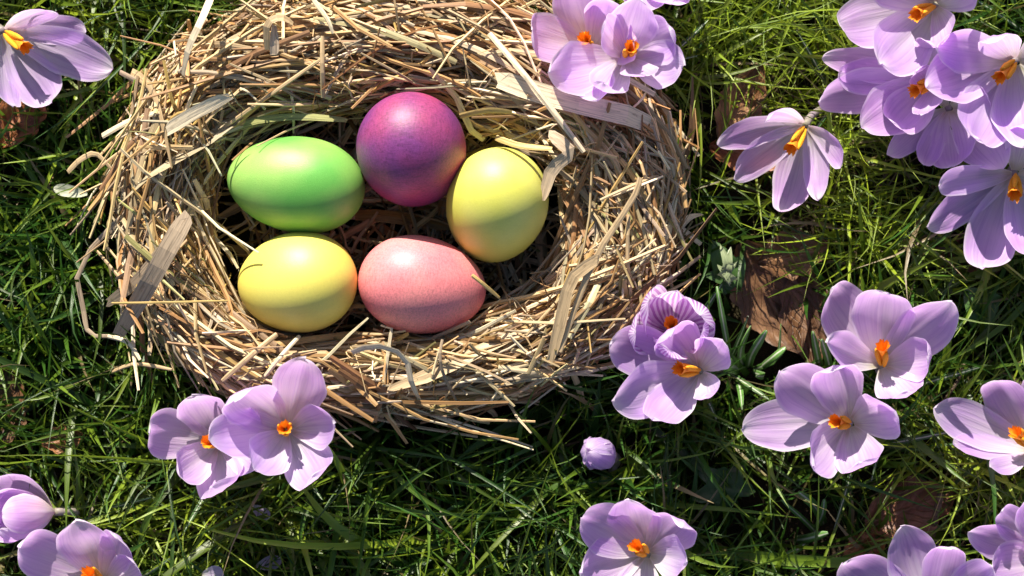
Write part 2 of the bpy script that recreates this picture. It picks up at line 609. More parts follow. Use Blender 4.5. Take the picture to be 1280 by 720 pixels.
def crocus(label, throat, axis, petals, stig=None, foot=None, openness=54, mat=None, zbase=None, bulge=0.16, cup=0.30,
           lmin=0.027, lmax=0.041, core=True, zl=True):
    fh = (throat[0] * 7 + throat[1] * 3) % 10
    mat = mat or (M_PETAL if fh < 4 else M_PINKISH if fh < 7 else M_LIGHT)
    tz = throat[2] / 100
    B0 = P(throat[0], throat[1], tz)
    A = Vector((axis[0], -axis[1], 1.0)).normalized()
    if foot is None:
        f2 = B0 - A * 0.03
        foot3 = Vector((f2.x, f2.y, -0.002))
    else:
        foot3 = P(foot[0], foot[1], 0.0); foot3.z = -0.002
    root = empty('crocus', (foot3.x, foot3.y, 0))
    tag(root, label, 'crocus', 'lilac crocuses in the grass')
    ALL_HEADS.append((B0.x + A.x * 0.012, B0.y + A.y * 0.012, tz, 0.021))
    for i, pt in enumerate(petals):
        tx, ty = pt[0], pt[1]
        wf = pt[2] if len(pt) > 2 else 1.0
        opn = math.radians(pt[3] if len(pt) > 3 else openness)
        cf = pt[4] if len(pt) > 4 else cup
        T = P(tx, ty, tz + 0.02)
        for _ in range(4):
            h = Vector((T.x - B0.x, T.y - B0.y))
            dist = h.length
            h.normalize()
            ha = h.x * A.x + h.y * A.y
            R = math.hypot(ha, A.z)
            ph = math.atan2(A.z, ha)
            q = math.cos(opn) / R
            e = ph - (math.acos(q) if q < 1 else 0.0)
            e = max(-0.5, min(e, 1.45))
            Lc = dist / max(math.cos(e), 0.05)
            if Lc > lmax: e = math.copysign(math.acos(min(1.0, dist / lmax)), e if abs(e) > 0.02 else 1) if dist < lmax else 0.06
            if Lc < lmin: e = math.acos(min(1.0, dist / lmin))
            zt = tz + dist * math.tan(e)
            zt = max(0.012, min(zt, tz + 0.036))
            T = P(tx, ty, zt)
        rad = Vector((T - B0)); rad = rad - A * rad.dot(A)
        rad = rad.normalized() if rad.length > 1e-6 else Vector((1, 0, 0))
        Bi = B0 - A * 0.0030 + rad * (0.0017 if i % 2 else 0.0012)
        seed = throat[0] * 0.013 + throat[1] * 0.021 + i * 1.37
        petal_mesh(root, Bi, T, A, HW * wf, bulge * (1 + 0.25 * math.sin(seed * 5)), cf, mat, curl=0.25 + 0.45 * math.sin(seed * 3), seed=seed,
                   tipexp=1.75 + 0.5 * math.sin(throat[0]) + 0.25 * math.sin(seed * 9), twist=0.38 * math.sin(seed * 11))
    # a few narrow leaves with a pale stripe
    if zl:
        for q in range(3):
            an = throat[0] * 1.7 + q * 2.2
            hv = Vector((math.cos(an), math.sin(an), 0))
            ln = 0.030 + 0.010 * math.sin(an * 3)
            g = sweep(spline([foot3, foot3 + hv * ln * 0.35 + Vector((0, 0, 0.016)), foot3 + hv * ln + Vector((0, 0, 0.026))], 8),
                      0.0026, 0.16, np.array((0.05, 0.115, 0.03)), 8, roll=0.0, taper=(0.9, 0.3), fold=0.3, vofs=an)
            g = (g[0], g[1], [(((i % 8) + 0.0) / 8, u_[1]) for i, u_ in enumerate(g[2])], g[3])
            mesh_obj('leaf', g[0], g[1], M_STRIPED_LEAF, root, g[2], g[3])
    # tube
    dn = B0 - A * 0.012
    tube_part('flower_tube', root, [foot3, foot3.lerp(dn, 0.5) + Vector((0, 0, 0.004)), dn, B0 - A * 0.0035], 0.0015, 0.0017, M_TUBE)
    if core:
        sA = A
        if stig is not None:
            S = P(stig[0], stig[1], tz + 0.014)
            sA = (S - B0)
            Ls = max(0.0092, min(sA.length * 0.9, 0.0145))
            sA = sA.normalized()
        else:
            Ls = 0.011
        s1 = sA.orthogonal().normalized(); s2 = sA.cross(s1)
        for q in range(3):
            an = 2.094 * q + throat[0]
            r = s1 * math.cos(an) + s2 * math.sin(an)
            a0 = B0 - A * 0.001 + r * 0.0008
            a1 = B0 + sA * (Ls * 0.86) + r * 0.0026
            blob('stamen', root, a0, a1, 0.0012, M_ANTHER, q + throat[1], 1.0, 0.3)
        # style with three frilled trumpet lobes, one piece
        vs, fs = [], []
        for q in range(3):
            an = 2.094 * q + throat[0] + 1.05
            r = s1 * math.cos(an) + s2 * math.sin(an)
            t2 = sA.cross(r)
            NR, NS = 6, 9
            o = len(vs)
            for a_ in range(NR):
                f = a_ / (NR - 1)
                c_ = B0 + sA * (Ls * (0.30 + 0.72 * f)) + r * (0.0006 + 0.0022 * f * f)
                wd = 0.0005 + 0.0015 * f ** 1.5
                for b_ in range(NS):
                    g = -1 + 2 * b_ / (NS - 1)
                    fr = (0.0011 * noise.noise(Vector((b_ * 1.9, q * 3.3, throat[0] * 0.1))) + (0.0004 if b_ % 2 else -0.0004)) * f ** 2
                    vs.append(c_ + t2 * (wd * math.sin(g * 1.9)) + r * (wd * (1 - math.cos(g * 1.9)) * -0.55) + sA * fr + r * fr * 0.6)
            for a_ in range(NR - 1):
                for b_ in range(NS - 1):
                    x_ = o + a_ * NS + b_
                    fs.append((x_, x_ + 1, x_ + NS + 1, x_ + NS))
        mesh_obj('stigma', vs, fs, M_STIGMA, root)
    return root


crocus('pale crocus spreading petals at the top left corner of the lawn', (8, 42, 3.2), (0.75, 0.5),
       [(70, 12, .55, 65), (112, 40, .62, 58), (137, 86, .98), (68, 132, .98), (13, 138, .68), (-50, 60, .9)], stig=(49, 72), foot=(-25, 25))
crocus('wide open crocus leaning over the upper nest rim', (738, 58, 4.0), (-0.15, -0.1),
       [(653, 40, 1.05), (716, -22, 1.1), (762, -6, .8), (696, 112, .85), (745, 122, .8), (800, 50, .8)], stig=(729, 46), foot=(765, 95))
crocus('crocus in front of another one beside the upper nest rim', (784, 70, 4.8), (0.05, -0.05),
       [(684, 90, 1.1), (752, 117, .85), (808, 92, .75), (858, 82, 1.0), (851, 34, 1.05), (800, 0, 1.0), (752, 25, .7)],
       stig=(790, 56), foot=(800, 110))
crocus('crocus cut by the upper picture edge above two others', (824, -52, 3.6), (0.0, 0.1),
       [(800, 14, 1.0), (838, 14, .9), (880, -20), (858, -110), (800, -120), (765, -45)], foot=(830, -20))
crocus('topmost crocus of the crowded upper right bunch', (1166, 8, 4.6), (-0.45, 0.2),
       [(1041, 40, 1.1), (1098, 82, 1.3), (1180, 52, .7), (1150, -60, 1), (1085, -30, .9), (1215, -25, .9)], stig=(1136, 22), foot=(1200, 15))
crocus('crocus with folded petals in the middle of the upper right bunch', (1168, 100, 3.7), (-0.5, 0.2),
       [(1014, 122, .95, 60), (1028, 72, .7, 60), (1076, 160, 1.1), (1110, 164, 1.0), (1150, 142, .6), (1162, 50, .8), (1040, 98, .8, 40)],
       stig=(1128, 121), foot=(1205, 100))
crocus('large crocus with broad petals at the right of the upper bunch', (1268, 78, 5.0), (-0.3, 0.3),
       [(1160, 108, 1.2), (1212, 186, 1.3), (1168, 58, .9), (1280, 182, 1.1), (1238, 40, .8, 60), (1345, 60, 1)], stig=(1240, 106), foot=(1300, 60))
crocus('half hidden crocus beneath the upper right bunch', (1185, 138, 2.8), (-0.25, 0.4),
       [(1112, 193, .6), (1152, 210, .55), (1195, 214, 1.0), (1252, 208, 1.0), (1140, 84, .6), (1240, 120, .7)], stig=None, foot=(1215, 120), core=False, zl=False)
crocus('lone pale crocus tipped towards the nest with long orange stamens', (1004, 162, 3.0), (-0.55, 0.75),
       [(898, 181, .68), (915, 224, .8), (979, 272, .9), (1022, 249, .62), (1054, 210, .55, 70), (955, 146, .5, 75)], stig=(981, 197), foot=(1040, 128))
crocus('crocus with long drooping petals at the right picture edge', (1270, 220, 3.8), (-0.1, 0.3),
       [(1168, 232, .6, 65), (1162, 284, .75), (1228, 343, 1.05), (1292, 330, .9), (1345, 250, 1), (1298, 150, .9)], stig=(1268, 250), foot=(1285, 195))
crocus('cup shaped crocus with upright petals beside the brown dead leaf', (1104, 456, 4.0), (0.0, -0.1),
       [(1032, 356, 1.2), (1112, 354, 1.25), (1188, 382, 1.1), (1172, 446, .9, 48, .5), (1138, 497, .95), (1036, 428, .75, 45, .5)], stig=(1103, 427), foot=(1108, 490))
crocus('wide open crocus below the cup shaped one', (1062, 530, 3.8), (-0.1, 0.05),
       [(927, 536, 1.05), (974, 462, 1.15), (1040, 449, 1.05), (1117, 516, 1.05), (1012, 584, 1.0, 45, .45), (1082, 591, 1.0, 48)], stig=(1040, 526), foot=(1068, 560))
crocus('pale crocus reaching in at the right edge above a grass tuft', (1290, 560, 3.2), (-0.6, -0.35),
       [(1169, 510, .88), (1240, 466, .92), (1191, 555, .58), (1238, 584, .45, 62), (1310, 460, 1), (1370, 560)], stig=(1257, 528), foot=(1310, 590))
crocus('crocus beside the lower right nest rim covering a striped one', (873, 464, 4.4), (-0.25, 0.1),
       [(756, 428, 1.05), (770, 502, 1.1), (814, 533, .9), (882, 500, .6, 48, .5), (900, 428, .85, 48, .5), (828, 408, 1.0)], stig=(842, 460), foot=(905, 462))
crocus('striped white and purple crocus half closed behind another', (842, 414, 3.2), (0.0, -0.1),
       [(783, 414, .9), (802, 376, 1.0), (845, 368, 1.05), (887, 384, 1.0), (884, 416, .8), (838, 436, .8)], stig=(838, 402), foot=(850, 430),
       openness=24, mat=M_STRIPE, lmin=0.031, lmax=0.034, bulge=0.22, cup=0.55)
crocus('open crocus at the bottom edge below the closed bud', (808, 692, 3.8), (-0.1, -0.05),
       [(723, 646, 1.05), (786, 625, 1.1), (860, 646, 1.0), (858, 702, .9, 48, .5), (724, 716, 1.1), (790, 765, 1)], stig=(793, 681), foot=(815, 720))
crocus('large open crocus overlapping the lower left nest rim', (358, 538, 4.9), (0.0, 0.0),
       [(382, 449, 1.1), (286, 484, 1.15), (261, 548, 1.05), (318, 588, .95, 46, .45), (402, 608, 1.1), (417, 530, .95, 46, .45)], stig=(355, 534), foot=(362, 560))
crocus('smaller crocus tucked behind the large one at the nest', (271, 556, 3.4), (-0.05, 0.05),
       [(174, 540, 1.0), (240, 495, 1.0), (222, 594, .85, 48, .45), (276, 621, 1.08), (322, 582, .8), (318, 510, .8)], stig=(258, 551), foot=(282, 580))
crocus('half closed crocus lying sideways at the left picture edge', (58, 640, 2.6), (-1.6, -0.1),
       [(-10, 604, .9), (-16, 634, .9, 25), (-4, 672, .9), (-24, 655, .9, 20), (-20, 620, .8, 20), (2, 640, .8, 10)], stig=(8, 635), foot=(98, 643),
       openness=32, lmin=0.022, lmax=0.026, bulge=0.26, cup=0.55)
crocus('pointed petal crocus at the bottom left edge', (126, 728, 3.8), (-0.1, -0.1),
       [(15, 682, 1.0), (94, 656, 1.15), (152, 665, .85), (174, 702, .7), (50, 775), (150, 800)], stig=(108, 714), foot=(130, 750))
crocus('crocus with tall petals rising from the bottom right edge', (1168, 778, 3.8), (-0.1, -0.1),
       [(1050, 698, 1.15), (1128, 661, 1.1), (1190, 674, .85), (1245, 705, .8), (1090, 840), (1200, 860)], foot=(1170, 800))
crocus('white tipped crocus in the bottom right corner', (1312, 702, 4.2), (-0.3, -0.1),
       [(1243, 634, .7), (1213, 666, .75), (1234, 712, 1.05), (1285, 614, .9), (1370, 650), (1330, 790)], stig=(1295, 690), foot=(1325, 720))


def bud(label, top, zt, axis, r, L, foot, mat, spread=0.25):
    """closed crocus: petals wrapped into an egg-shaped bud."""
    A = Vector((axis[0], -axis[1], 1)).normalized()
    T0 = P(top[0], top[1], zt)
    B0 = T0 - A * L
    foot3 = P(foot[0], foot[1], 0.0)
    root = empty('crocus_bud', (foot3.x, foot3.y, 0))
    tag(root, label, 'crocus bud')
    a1 = A.orthogonal().normalized(); a2 = A.cross(a1)
    for i in range(6):
        an = i * 1.047 + 0.3
        rad = a1 * math.cos(an) + a2 * math.sin(an)
        inner = i % 2
        sp = r * (spread if not inner else spread * 0.5)
        petal_mesh(root, B0 + rad * 0.0025, T0 + rad * sp - A * (0.0015 * inner), A, r * 1.05, 0.5 * r / L * (1.9 if not inner else 1.6), 0.75, mat,
                   inward=-rad, curl=0.35, seed=i * 2.3 + top[0] * 0.1)
    tube_part('flower_tube', root, [Vector((foot3.x, foot3.y, -0.002)), foot3.lerp(B0, 0.5), B0 - A * 0.006, B0 + A * 0.002], 0.0016, 0.0036, M_TUBE)
    ALL_HEADS.append((T0.x, T0.y, zt - L, 0.012))


bud('small closed lilac bud standing alone in the dark grass', (734, 562), 0.036, (-0.5, -0.25), 0.0063, 0.024, (768, 600), M_PALE, 0.34)

# points on every petal, so that straw and grass keep clear of the flowers
from mathutils.kdtree import KDTree
_pp = np.concatenate(PETAL_PTS)
PETAL_TREE = KDTree(len(_pp))
for _i, _p in enumerate(_pp):
    PETAL_TREE.insert((_p[0], _p[1], 0.0), _i)
PETAL_TREE.balance()


def hits_petal(pts, near=0.0028, below=0.003):
    for q in pts:
        c, i, d = PETAL_TREE.find((q[0], q[1], 0.0))
        if d < near and q[2] > _pp[i][2] - below:
            return True
    return False


# ------------------------------------------------------------------ nest
NCX, NCY = (492 - 640) * KN, -(260 - 360) * KN
NRX, NRY = 286 * KN, 205 * KN
Z_C, B_H = 0.021, 0.020


def bump_ang(t, c, w):
    d = (t - c + math.pi) % (2 * math.pi) - math.pi
    return math.exp(-(d / w) ** 2)


def crest(t):
    m = 1 + 0.11 * bump_ang(t, math.radians(228), 0.42) + 0.06 * bump_ang(t, math.radians(140), 0.4) \
        + 0.03 * bump_ang(t, math.radians(20), 0.4)
    return np.array((NCX + NRX * m * math.cos(t), NCY + NRY * m * math.sin(t)))


def crest_frame(t):
    p = crest(t)
    d = (crest(t + 0.01) - crest(t - 0.01)) / 0.02
    sp = math.hypot(*d)
    tg = d / sp
    return p, tg, np.array((tg[1], -tg[0])), sp


def half_w(t):
    return (62 + 9 * math.cos(t) + 17 * math.sin(t)) * KN


def nest_pt(t, f, rho):
    rho = rho * (1 + 0.20 * noise.noise(Vector((math.cos(t) * 4.5, math.sin(t) * 4.5, f * 1.6))))
    p, tg, out, sp = crest_frame(t)
    a = half_w(t)
    z = Z_C + B_H * rho * math.sin(f)
    xy = p + out * a * rho * math.cos(f)
    return np.array((xy[0], xy[1], z))


STRAW_COLS = [((0.62, 0.47, 0.28), 5), ((0.70, 0.57, 0.37), 5), ((0.50, 0.32, 0.15), 6), ((0.78, 0.69, 0.53), 5),
              ((0.32, 0.18, 0.08), 2.6), ((0.55, 0.46, 0.33), 2), ((0.38, 0.37, 0.16), 0.7), ((0.60, 0.43, 0.16), 1.3)]
SC_W = np.array([w for _, w in STRAW_COLS]); SC_W = SC_W / SC_W.sum()


def straw_col():
    c = np.array(STRAW_COLS[RNG.choice(len(STRAW_COLS), p=SC_W)][0])
    return c * np.array((1.02, 0.94, 0.82)) * RNG.uniform(0.45, 1.30) * (1 + RNG.normal(0, 0.04, 3))


def wobble(pts, amp):
    n = len(pts)
    ph = RNG.uniform(0, 6.28, 3); fr = RNG.uniform(0.4, 1.3, 3)
    s = np.linspace(0, 1, n)[:, None]
    return pts + amp * np.sin(2 * math.pi * fr * s + ph)


def ring_straw(t0, f0, rho, L, alpha, stiff, n=7):
    p, tg, out, sp = crest_frame(t0)
    a = half_w(t0)
    P0 = nest_pt(t0, f0, rho)
    tan3 = np.array((tg[0], tg[1], 0))
    sec = np.array((-out[0] * a * math.sin(f0), -out[1] * a * math.sin(f0), B_H * math.cos(f0)))
    ssp = np.linalg.norm(sec) * 1.0
    d = tan3 * math.cos(alpha) + sec / ssp * math.sin(alpha)
    pts = []
    for k in range(n):
        l = (k / (n - 1) - 0.5) * L
        t = t0 + l * math.cos(alpha) / sp
        f = f0 + l * math.sin(alpha) / ssp
        ps = nest_pt(t, f, rho)
        pts.append(ps * (1 - stiff) + (P0 + d * l) * stiff)
    pts = wobble(np.array(pts), min(0.0018, L * 0.022))
    if RNG.random() < 0.30:      # a kink
        k = RNG.integers(2, n - 1)
        off = RNG.normal(0, 0.35, 3) * L * 0.4
        off[2] = abs(off[2]) * 0.4
        for i in range(k, n):
            pts[i] += off * (i - k + 1) / (n - k)
    out_ = []
    pushed = 0
    for q in pts:
        q0 = q
        q = push_from_eggs(q)
        if np.linalg.norm(q - q0) > 0.0004: pushed += 1
        if pushed > 1 and f0 < 2.6: return None
        q[2] = max(q[2], 0.0025)
        q[2] = min(q[2], 0.052)
        out_.append(q)
    return np.array(out_)


def pick_alpha(t):
    if RNG.random() < 0.12:
        return RNG.uniform(-1.4, 1.4)
    # the lay of the straw drifts round the ring
    bias = 0.25 * math.sin(2 * t + 0.6)
    return bias + RNG.normal(0, 0.28)


nest_loc = (NCX, NCY, 0.0)
nest = empty('straw_nest', nest_loc)
tag(nest, 'oval straw nest holding five dyed eggs on the grass', 'nest')

V, F, U, K = [], [], [], []


def collect(g):
    o = len(V)
    V.extend(g[0]); U.extend(g[2]); K.extend(g[3])
    F.extend([tuple(i + o for i in f) for f in g[1]])


def width_pick():
    r = RNG.random()
    if r < 0.82: return RNG.uniform(0.0008, 0.0018), RNG.uniform(0.5, 0.95), 0.0
    if r < 0.982: return RNG.uniform(0.0017, 0.0030), RNG.uniform(0.25, 0.5), 0.15
    return RNG.uniform(0.003, 0.0058), RNG.uniform(0.06, 0.11), 0.35


for i in range(4000):
    t0 = RNG.uniform(0, 2 * math.pi)
    f0 = math.radians(RNG.uniform(-30, 222))
    rho = (0.45 + 0.60 * RNG.random() ** 1.1) if i > 1100 else RNG.uniform(0.2, 0.75)
    L = float(np.clip(RNG.lognormal(math.log(0.060), 0.36), 0.02, 0.11))
    w, fl, fo = width_pick()
    pts = ring_straw(t0, f0, rho, L, pick_alpha(t0), RNG.uniform(0.1, 0.7), 6)
    if pts is None or hits_petal(pts): continue
    collect(sweep(pts, w, fl, straw_col(), 5, fold=fo))
# frayed ends round the outside
for i in range(160):
    t0 = RNG.uniform(0, 2 * math.pi)
    pts = ring_straw(t0, math.radians(RNG.uniform(-25, 55)), RNG.uniform(0.95, 1.1), RNG.uniform(0.02, 0.05), RNG.choice([-1, 1]) * RNG.uniform(0.5, 1.3), RNG.uniform(0.8, 1.05), 6)
    if pts is None or hits_petal(pts): continue
    w, fl, fo = width_pick()
    collect(sweep(pts, w * 0.9, fl, straw_col(), 4, fold=fo))
# thin curling wisps and broken bits
for i in range(380):
    t0 = RNG.uniform(0, 2 * math.pi)
    pts = ring_straw(t0, math.radians(RNG.uniform(-10, 190)), RNG.uniform(0.95, 1.12), RNG.uniform(0.008, 0.045), RNG.uniform(-1.5, 1.5), RNG.uniform(0.2, 0.9), 8)
    if pts is None: continue
    pts = wobble(pts, 0.0028)
    pts = np.array([push_from_eggs(q) for q in pts])
    pts[:, 2] = np.clip(pts[:, 2], 0.003, 0.054)
    if pts is None or hits_petal(pts): continue
    collect(sweep(pts, RNG.uniform(0.0004, 0.0009), RNG.uniform(0.3, 0.8), straw_col(), 4))
# nest floor
for i in range(420):
    r, a = math.sqrt(RNG.random()) * 0.82, RNG.uniform(0, 6.283)
    c = np.array((NCX + NRX * 0.86 * r * math.cos(a), NCY + NRY * 0.86 * r * math.sin(a), RNG.uniform(0.001, 0.008)))
    h = RNG.uniform(0, 3.14); L = RNG.uniform(0.02, 0.06)
    d = np.array((math.cos(h), math.sin(h), RNG.normal(0, 0.05)))
    pts = wobble(np.array([c + d * L * (k / 5 - 0.5) for k in range(6)]), 0.0012)
    pts[:, 2] = np.clip(pts[:, 2], 0.001, 0.010)
    w, fl, fo = width_pick()
    collect(sweep(pts, w, fl, straw_col() * 0.9, 4, fold=fo))
so = mesh_obj('straw_mass', V, F, M_STRAW, nest, U, K, smooth=False)
so['kind'] = 'stuff'


PALE, TAN, GREY, OLIVE, BROWN, GOLD = (np.array(c) for c in ((0.78, 0.65, 0.45), (0.60, 0.43, 0.24), (0.46, 0.35, 0.24),
                                                           (0.30, 0.30, 0.11), (0.30, 0.17, 0.08), (0.62, 0.44, 0.16)))
HAND = [  # control points (px, py, z cm), width px, flatness, fold, colour
    ([(622, 98, 4.5), (680, 118, 4.7), (740, 134, 4.6), (790, 146, 4.1), (822, 162, 3.2)], 25, 0.07, 0.25, PALE),
    ([(612, 42, 4.3), (665, 105, 5.1), (730, 190, 4.8)], 8, 0.6, 0, PALE),
    ([(232, 272, 4.4), (205, 320, 4.6), (178, 368, 4.2), (148, 418, 3.2)], 23, 0.08, 0.2, GREY),
    ([(212, 300, 4.3), (172, 350, 3.7), (133, 380, 2.6)], 14, 0.12, 0.2, GREY * 0.9),
    ([(265, -6, 4.2), (252, 25, 5.2), (236, 60, 5.0), (229, 94, 4.2)], 9, 0.2, 0.3, PALE),
    ([(172, 254, 3.4), (130, 292, 3.1), (97, 340, 2.9), (106, 395, 2.6), (112, 418, 2.6), (140, 420, 2.5)], 6, 0.3, 0.2, GREY),
    ([(285, 160, 3.2), (330, 149, 3.4), (380, 146, 3.4), (432, 150, 3.1)], 9, 0.15, 0.2, OLIVE * 1.3),
    ([(262, 172, 3.3), (330, 124, 3.8), (410, 68, 4.3)], 5, 0.7, 0, TAN),
    ([(590, 344, 5.2), (604, 355, 5.0), (624, 372, 4.3)], 5, 0.7, 0, GOLD),
    ([(346, 418, 4.0), (312, 446, 4.6), (278, 476, 4.2)], 7, 0.6, 0, TAN),
    ([(374, 420, 3.8), (352, 444, 4.5), (331, 470, 4.3)], 6, 0.6, 0, PALE),
    ([(140, 379, 3.9), (210, 378, 4.9), (285, 376, 4.6)], 3, 0.9, 0, GOLD * 0.8),
    ([(832, 282, 3.6), (831, 320, 2.8), (828, 372, 1.6)], 6, 0.6, 0, PALE),
    ([(786, 268, 4.4), (784, 320, 4.3), (789, 388, 3.5), (776, 400, 3.3), (728, 470, 2.6)], 5, 0.7, 0, TAN),
    ([(716, 466, 3.0), (722, 480, 2.4), (728, 500, 1.8)], 9, 0.3, 0.2, TAN),
    ([(848, 210, 3.0), (800, 228, 4.2), (750, 250, 4.9)], 5, 0.7, 0, TAN),
    ([(800, 222, 4.6), (790, 250, 4.7), (740, 330, 4.9), (700, 440, 4.3)], 8, 0.3, 0.25, TAN),
    ([(745, 325, 4.9), (714, 350, 5.0), (700, 405, 4.6), (690, 446, 4.2)], 15, 0.12, 0.35, TAN),
    ([(690, 170, 4.8), (712, 190, 5.0), (690, 212, 4.6), (680, 246, 4.3)], 16, 0.1, 0.3, GREY * 1.2),
    ([(620, 172, 4.0), (650, 182, 4.6), (690, 186, 5.0)], 8, 0.3, 0.1, GOLD),
    ([(575, 145, 4.2), (610, 138, 4.6), (640, 140, 4.7)], 8, 0.3, 0.1, GOLD * 0.8),
    ([(335, 62, 4.4), (334, 30, 4.9), (352, 22, 4.9), (366, 30, 4.6)], 9, 0.2, 0.3, TAN),
    ([(343, 64, 4.6), (342, 35, 4.8)], 12, 0.12, 0.3, GREY * 1.3),
    ([(404, 122, 3.8), (403, 85, 4.3), (403, 45, 4.3)], 6, 0.5, 0, TAN),
    ([(392, 0, 4.3), (410, 25, 4.9), (416, 42, 4.9)], 7, 0.3, 0.1, PALE),
    ([(165, 90, 2.6), (190, 110, 3.6), (205, 160, 4.3), (215, 210, 4.5)], 11, 0.2, 0.3, TAN),
    ([(150, 90, 2.5), (180, 106, 3.2), (198, 120, 3.7)], 7, 0.3, 0.2, GREY),
    ([(85, 215, 2.6), (100, 200, 2.8), (120, 192, 3.0), (140, 212, 3.4)], 7, 0.3, 0.2, TAN),
    ([(128, 170, 2.7), (165, 150, 3.3), (200, 140, 4.1)], 8, 0.4, 0.1, PALE),
    ([(212, 160, 4.9), (245, 140, 5.0), (285, 120, 5.0)], 16, 0.10, 0.3, PALE),
    ([(135, 420, 2.6), (160, 428, 3.1), (175, 450, 3.4)], 6, 0.5, 0, PALE),
    ([(140, 465, 2.0), (170, 455, 3.0), (215, 462, 3.8)], 5, 0.6, 0, TAN),
    ([(440, 440, 4.4), (470, 432, 4.9), (505, 445, 4.9), (515, 480, 4.4), (525, 500, 3.6)], 8, 0.3, 0.3, PALE),
    ([(553, 425, 4.5), (550, 445, 4.9), (555, 470, 4.6), (570, 500, 3.6)], 4, 0.8, 0, GREY * 0.6),
    ([(590, 505, 2.8), (612, 512, 2.2), (620, 524, 1.6), (600, 528, 1.4)], 7, 0.3, 0.2, TAN * 0.8),
    ([(838, 160, 3.0), (855, 200, 2.4), (850, 222, 2.2), (860, 260, 2.0)], 7, 0.2, 0.3, TAN),
    ([(876, 305, 1.9), (850, 285, 2.7), (815, 268, 3.6)], 7, 0.4, 0.1, PALE),
    ([(848, 285, 3.0), (862, 272, 2.6), (878, 268, 2.3)], 9, 0.2, 0.3, PALE),
]


def straw_part(pts, w, fl, fo, col, sides=6, taper=(0.8, 0.6)):
    g = sweep(pts, w, fl, col, sides, taper=taper, fold=fo, roll=RNG.uniform(-0.25, 0.25) if fl < 0.3 else None)
    return mesh_obj('straw', g[0], g[1], M_STRAW, nest, g[2], g[3], smooth=False)


for ctrl, wpx, fl, fo, col in HAND:
    pts = spline([P(x, y, z / 100 + (0.0045 if z > 3.5 else 0.001)) for x, y, z in ctrl], 8 if len(ctrl) > 2 else 5)
    straw_part(pts, wpx * KN, fl, fo, np.array(col), taper=(0.9, 0.7))
n_part = len(HAND)
while n_part < 300:
    t0 = RNG.uniform(0, 2 * math.pi)
    f0 = math.radians(RNG.uniform(8, 168))
    L = float(np.clip(RNG.lognormal(math.log(0.062), 0.32), 0.028, 0.11))
    w, fl, fo = width_pick()
    w *= 1.05
    pts = ring_straw(t0, f0, RNG.uniform(1.0, 1.12), L, pick_alpha(t0), RNG.uniform(0.25, 0.8), 6)
    if pts is None or hits_petal(pts): continue
    straw_part(pts, w, fl, fo, straw_col() * 1.08, 4 if fl > 0.2 else 6)
    n_part += 1

# ------------------------------------------------------------------ green shoots, weeds, dead leaves, twigs
G_SHOOT = np.array((0.085, 0.19, 0.04)); G_SUNFLECK = np.array((0.35, 0.42, 0.22))


def strap_leaf(name, root, ctrl, wpx, col, tipcol=None, n=8, fold=0.3, flat=0.2):
    pts = spline([P(x, y, z / 100) for x, y, z in ctrl], n)
    g = sweep(pts, wpx * KN, flat, np.array(col), 8, roll=0.0, col_end=None if tipcol is None else np.array(tipcol), taper=(0.8, 0.35), fold=fold)
    uv = [((i % 8) / 8, u_[1]) for i, u_ in enumerate(g[2])]
    return mesh_obj(name, g[0], g[1], M_STRIPED_LEAF, root, uv, g[3])


def shoot(label, base, leaves):
    r = empty('crocus_shoot', P(base[0], base[1], 0))
    tag(r, label, 'shoot')
    for ctrl, w in leaves:
        strap_leaf('leaf', r, ctrl, w, G_SHOOT * RNG.uniform(0.8, 1.2), G_SHOOT * 1.5)
    return r


shoot('cluster of short blunt crocus leaves below the dead leaf', (945, 455),
      [([(930, 462, 0), (925, 440, 1.6), (938, 408, 2.6)], 15), ([(935, 460, 0), (940, 442, 1.8), (958, 413, 2.8)], 11),
       ([(940, 462, 0), (970, 450, 1.5), (975, 425, 2.2), (976, 405, 2.6)], 8), ([(950, 460, 0), (965, 448, 2.0), (982, 434, 2.4)], 12),
       ([(930, 462, 0), (900, 452, 1.8), (885, 470, 2.0)], 10), ([(940, 465, 0), (955, 470, 1.5), (945, 470, 2.2)], 9)])
shoot('thin upright crocus leaf pair between nest and dead leaf', (915, 460),
      [([(915, 462, 0), (908, 425, 1.8), (896, 358, 2.8)], 8), ([(918, 465, 0), (925, 485, 1.5), (928, 512, 2.4)], 9)])
shoot('pair of slim leaves rising between the two large right crocuses', (1030, 470),
      [([(1028, 472, 0), (1022, 445, 1.8), (1016, 414, 2.8)], 9), ([(1040, 475, 0), (1035, 450, 2.0), (1027, 424, 3.0)], 10)])
shoot('short pale green leaf spikes on bare soil below the wide open crocus', (1010, 660),
      [([(1030, 655, 0), (1018, 632, 1.4), (998, 615, 2.4)], 12), ([(1020, 660, 0), (1028, 642, 1.5), (1030, 624, 2.2)], 9),
       ([(995, 675, 0), (1010, 673, 1.2), (1035, 666, 1.8)], 12), ([(1020, 665, 0), (1000, 645, 1.4), (977, 625, 2.4)], 8),
       ([(1015, 670, 0), (1000, 685, 1.0), (975, 697, 1.6)], 8)])
shoot('pale sheath of a crocus shoot touching the striped crocus', (915, 458),
      [([(925, 460, 0.6), (910, 457, 2.0), (895, 455, 2.8)], 20)])


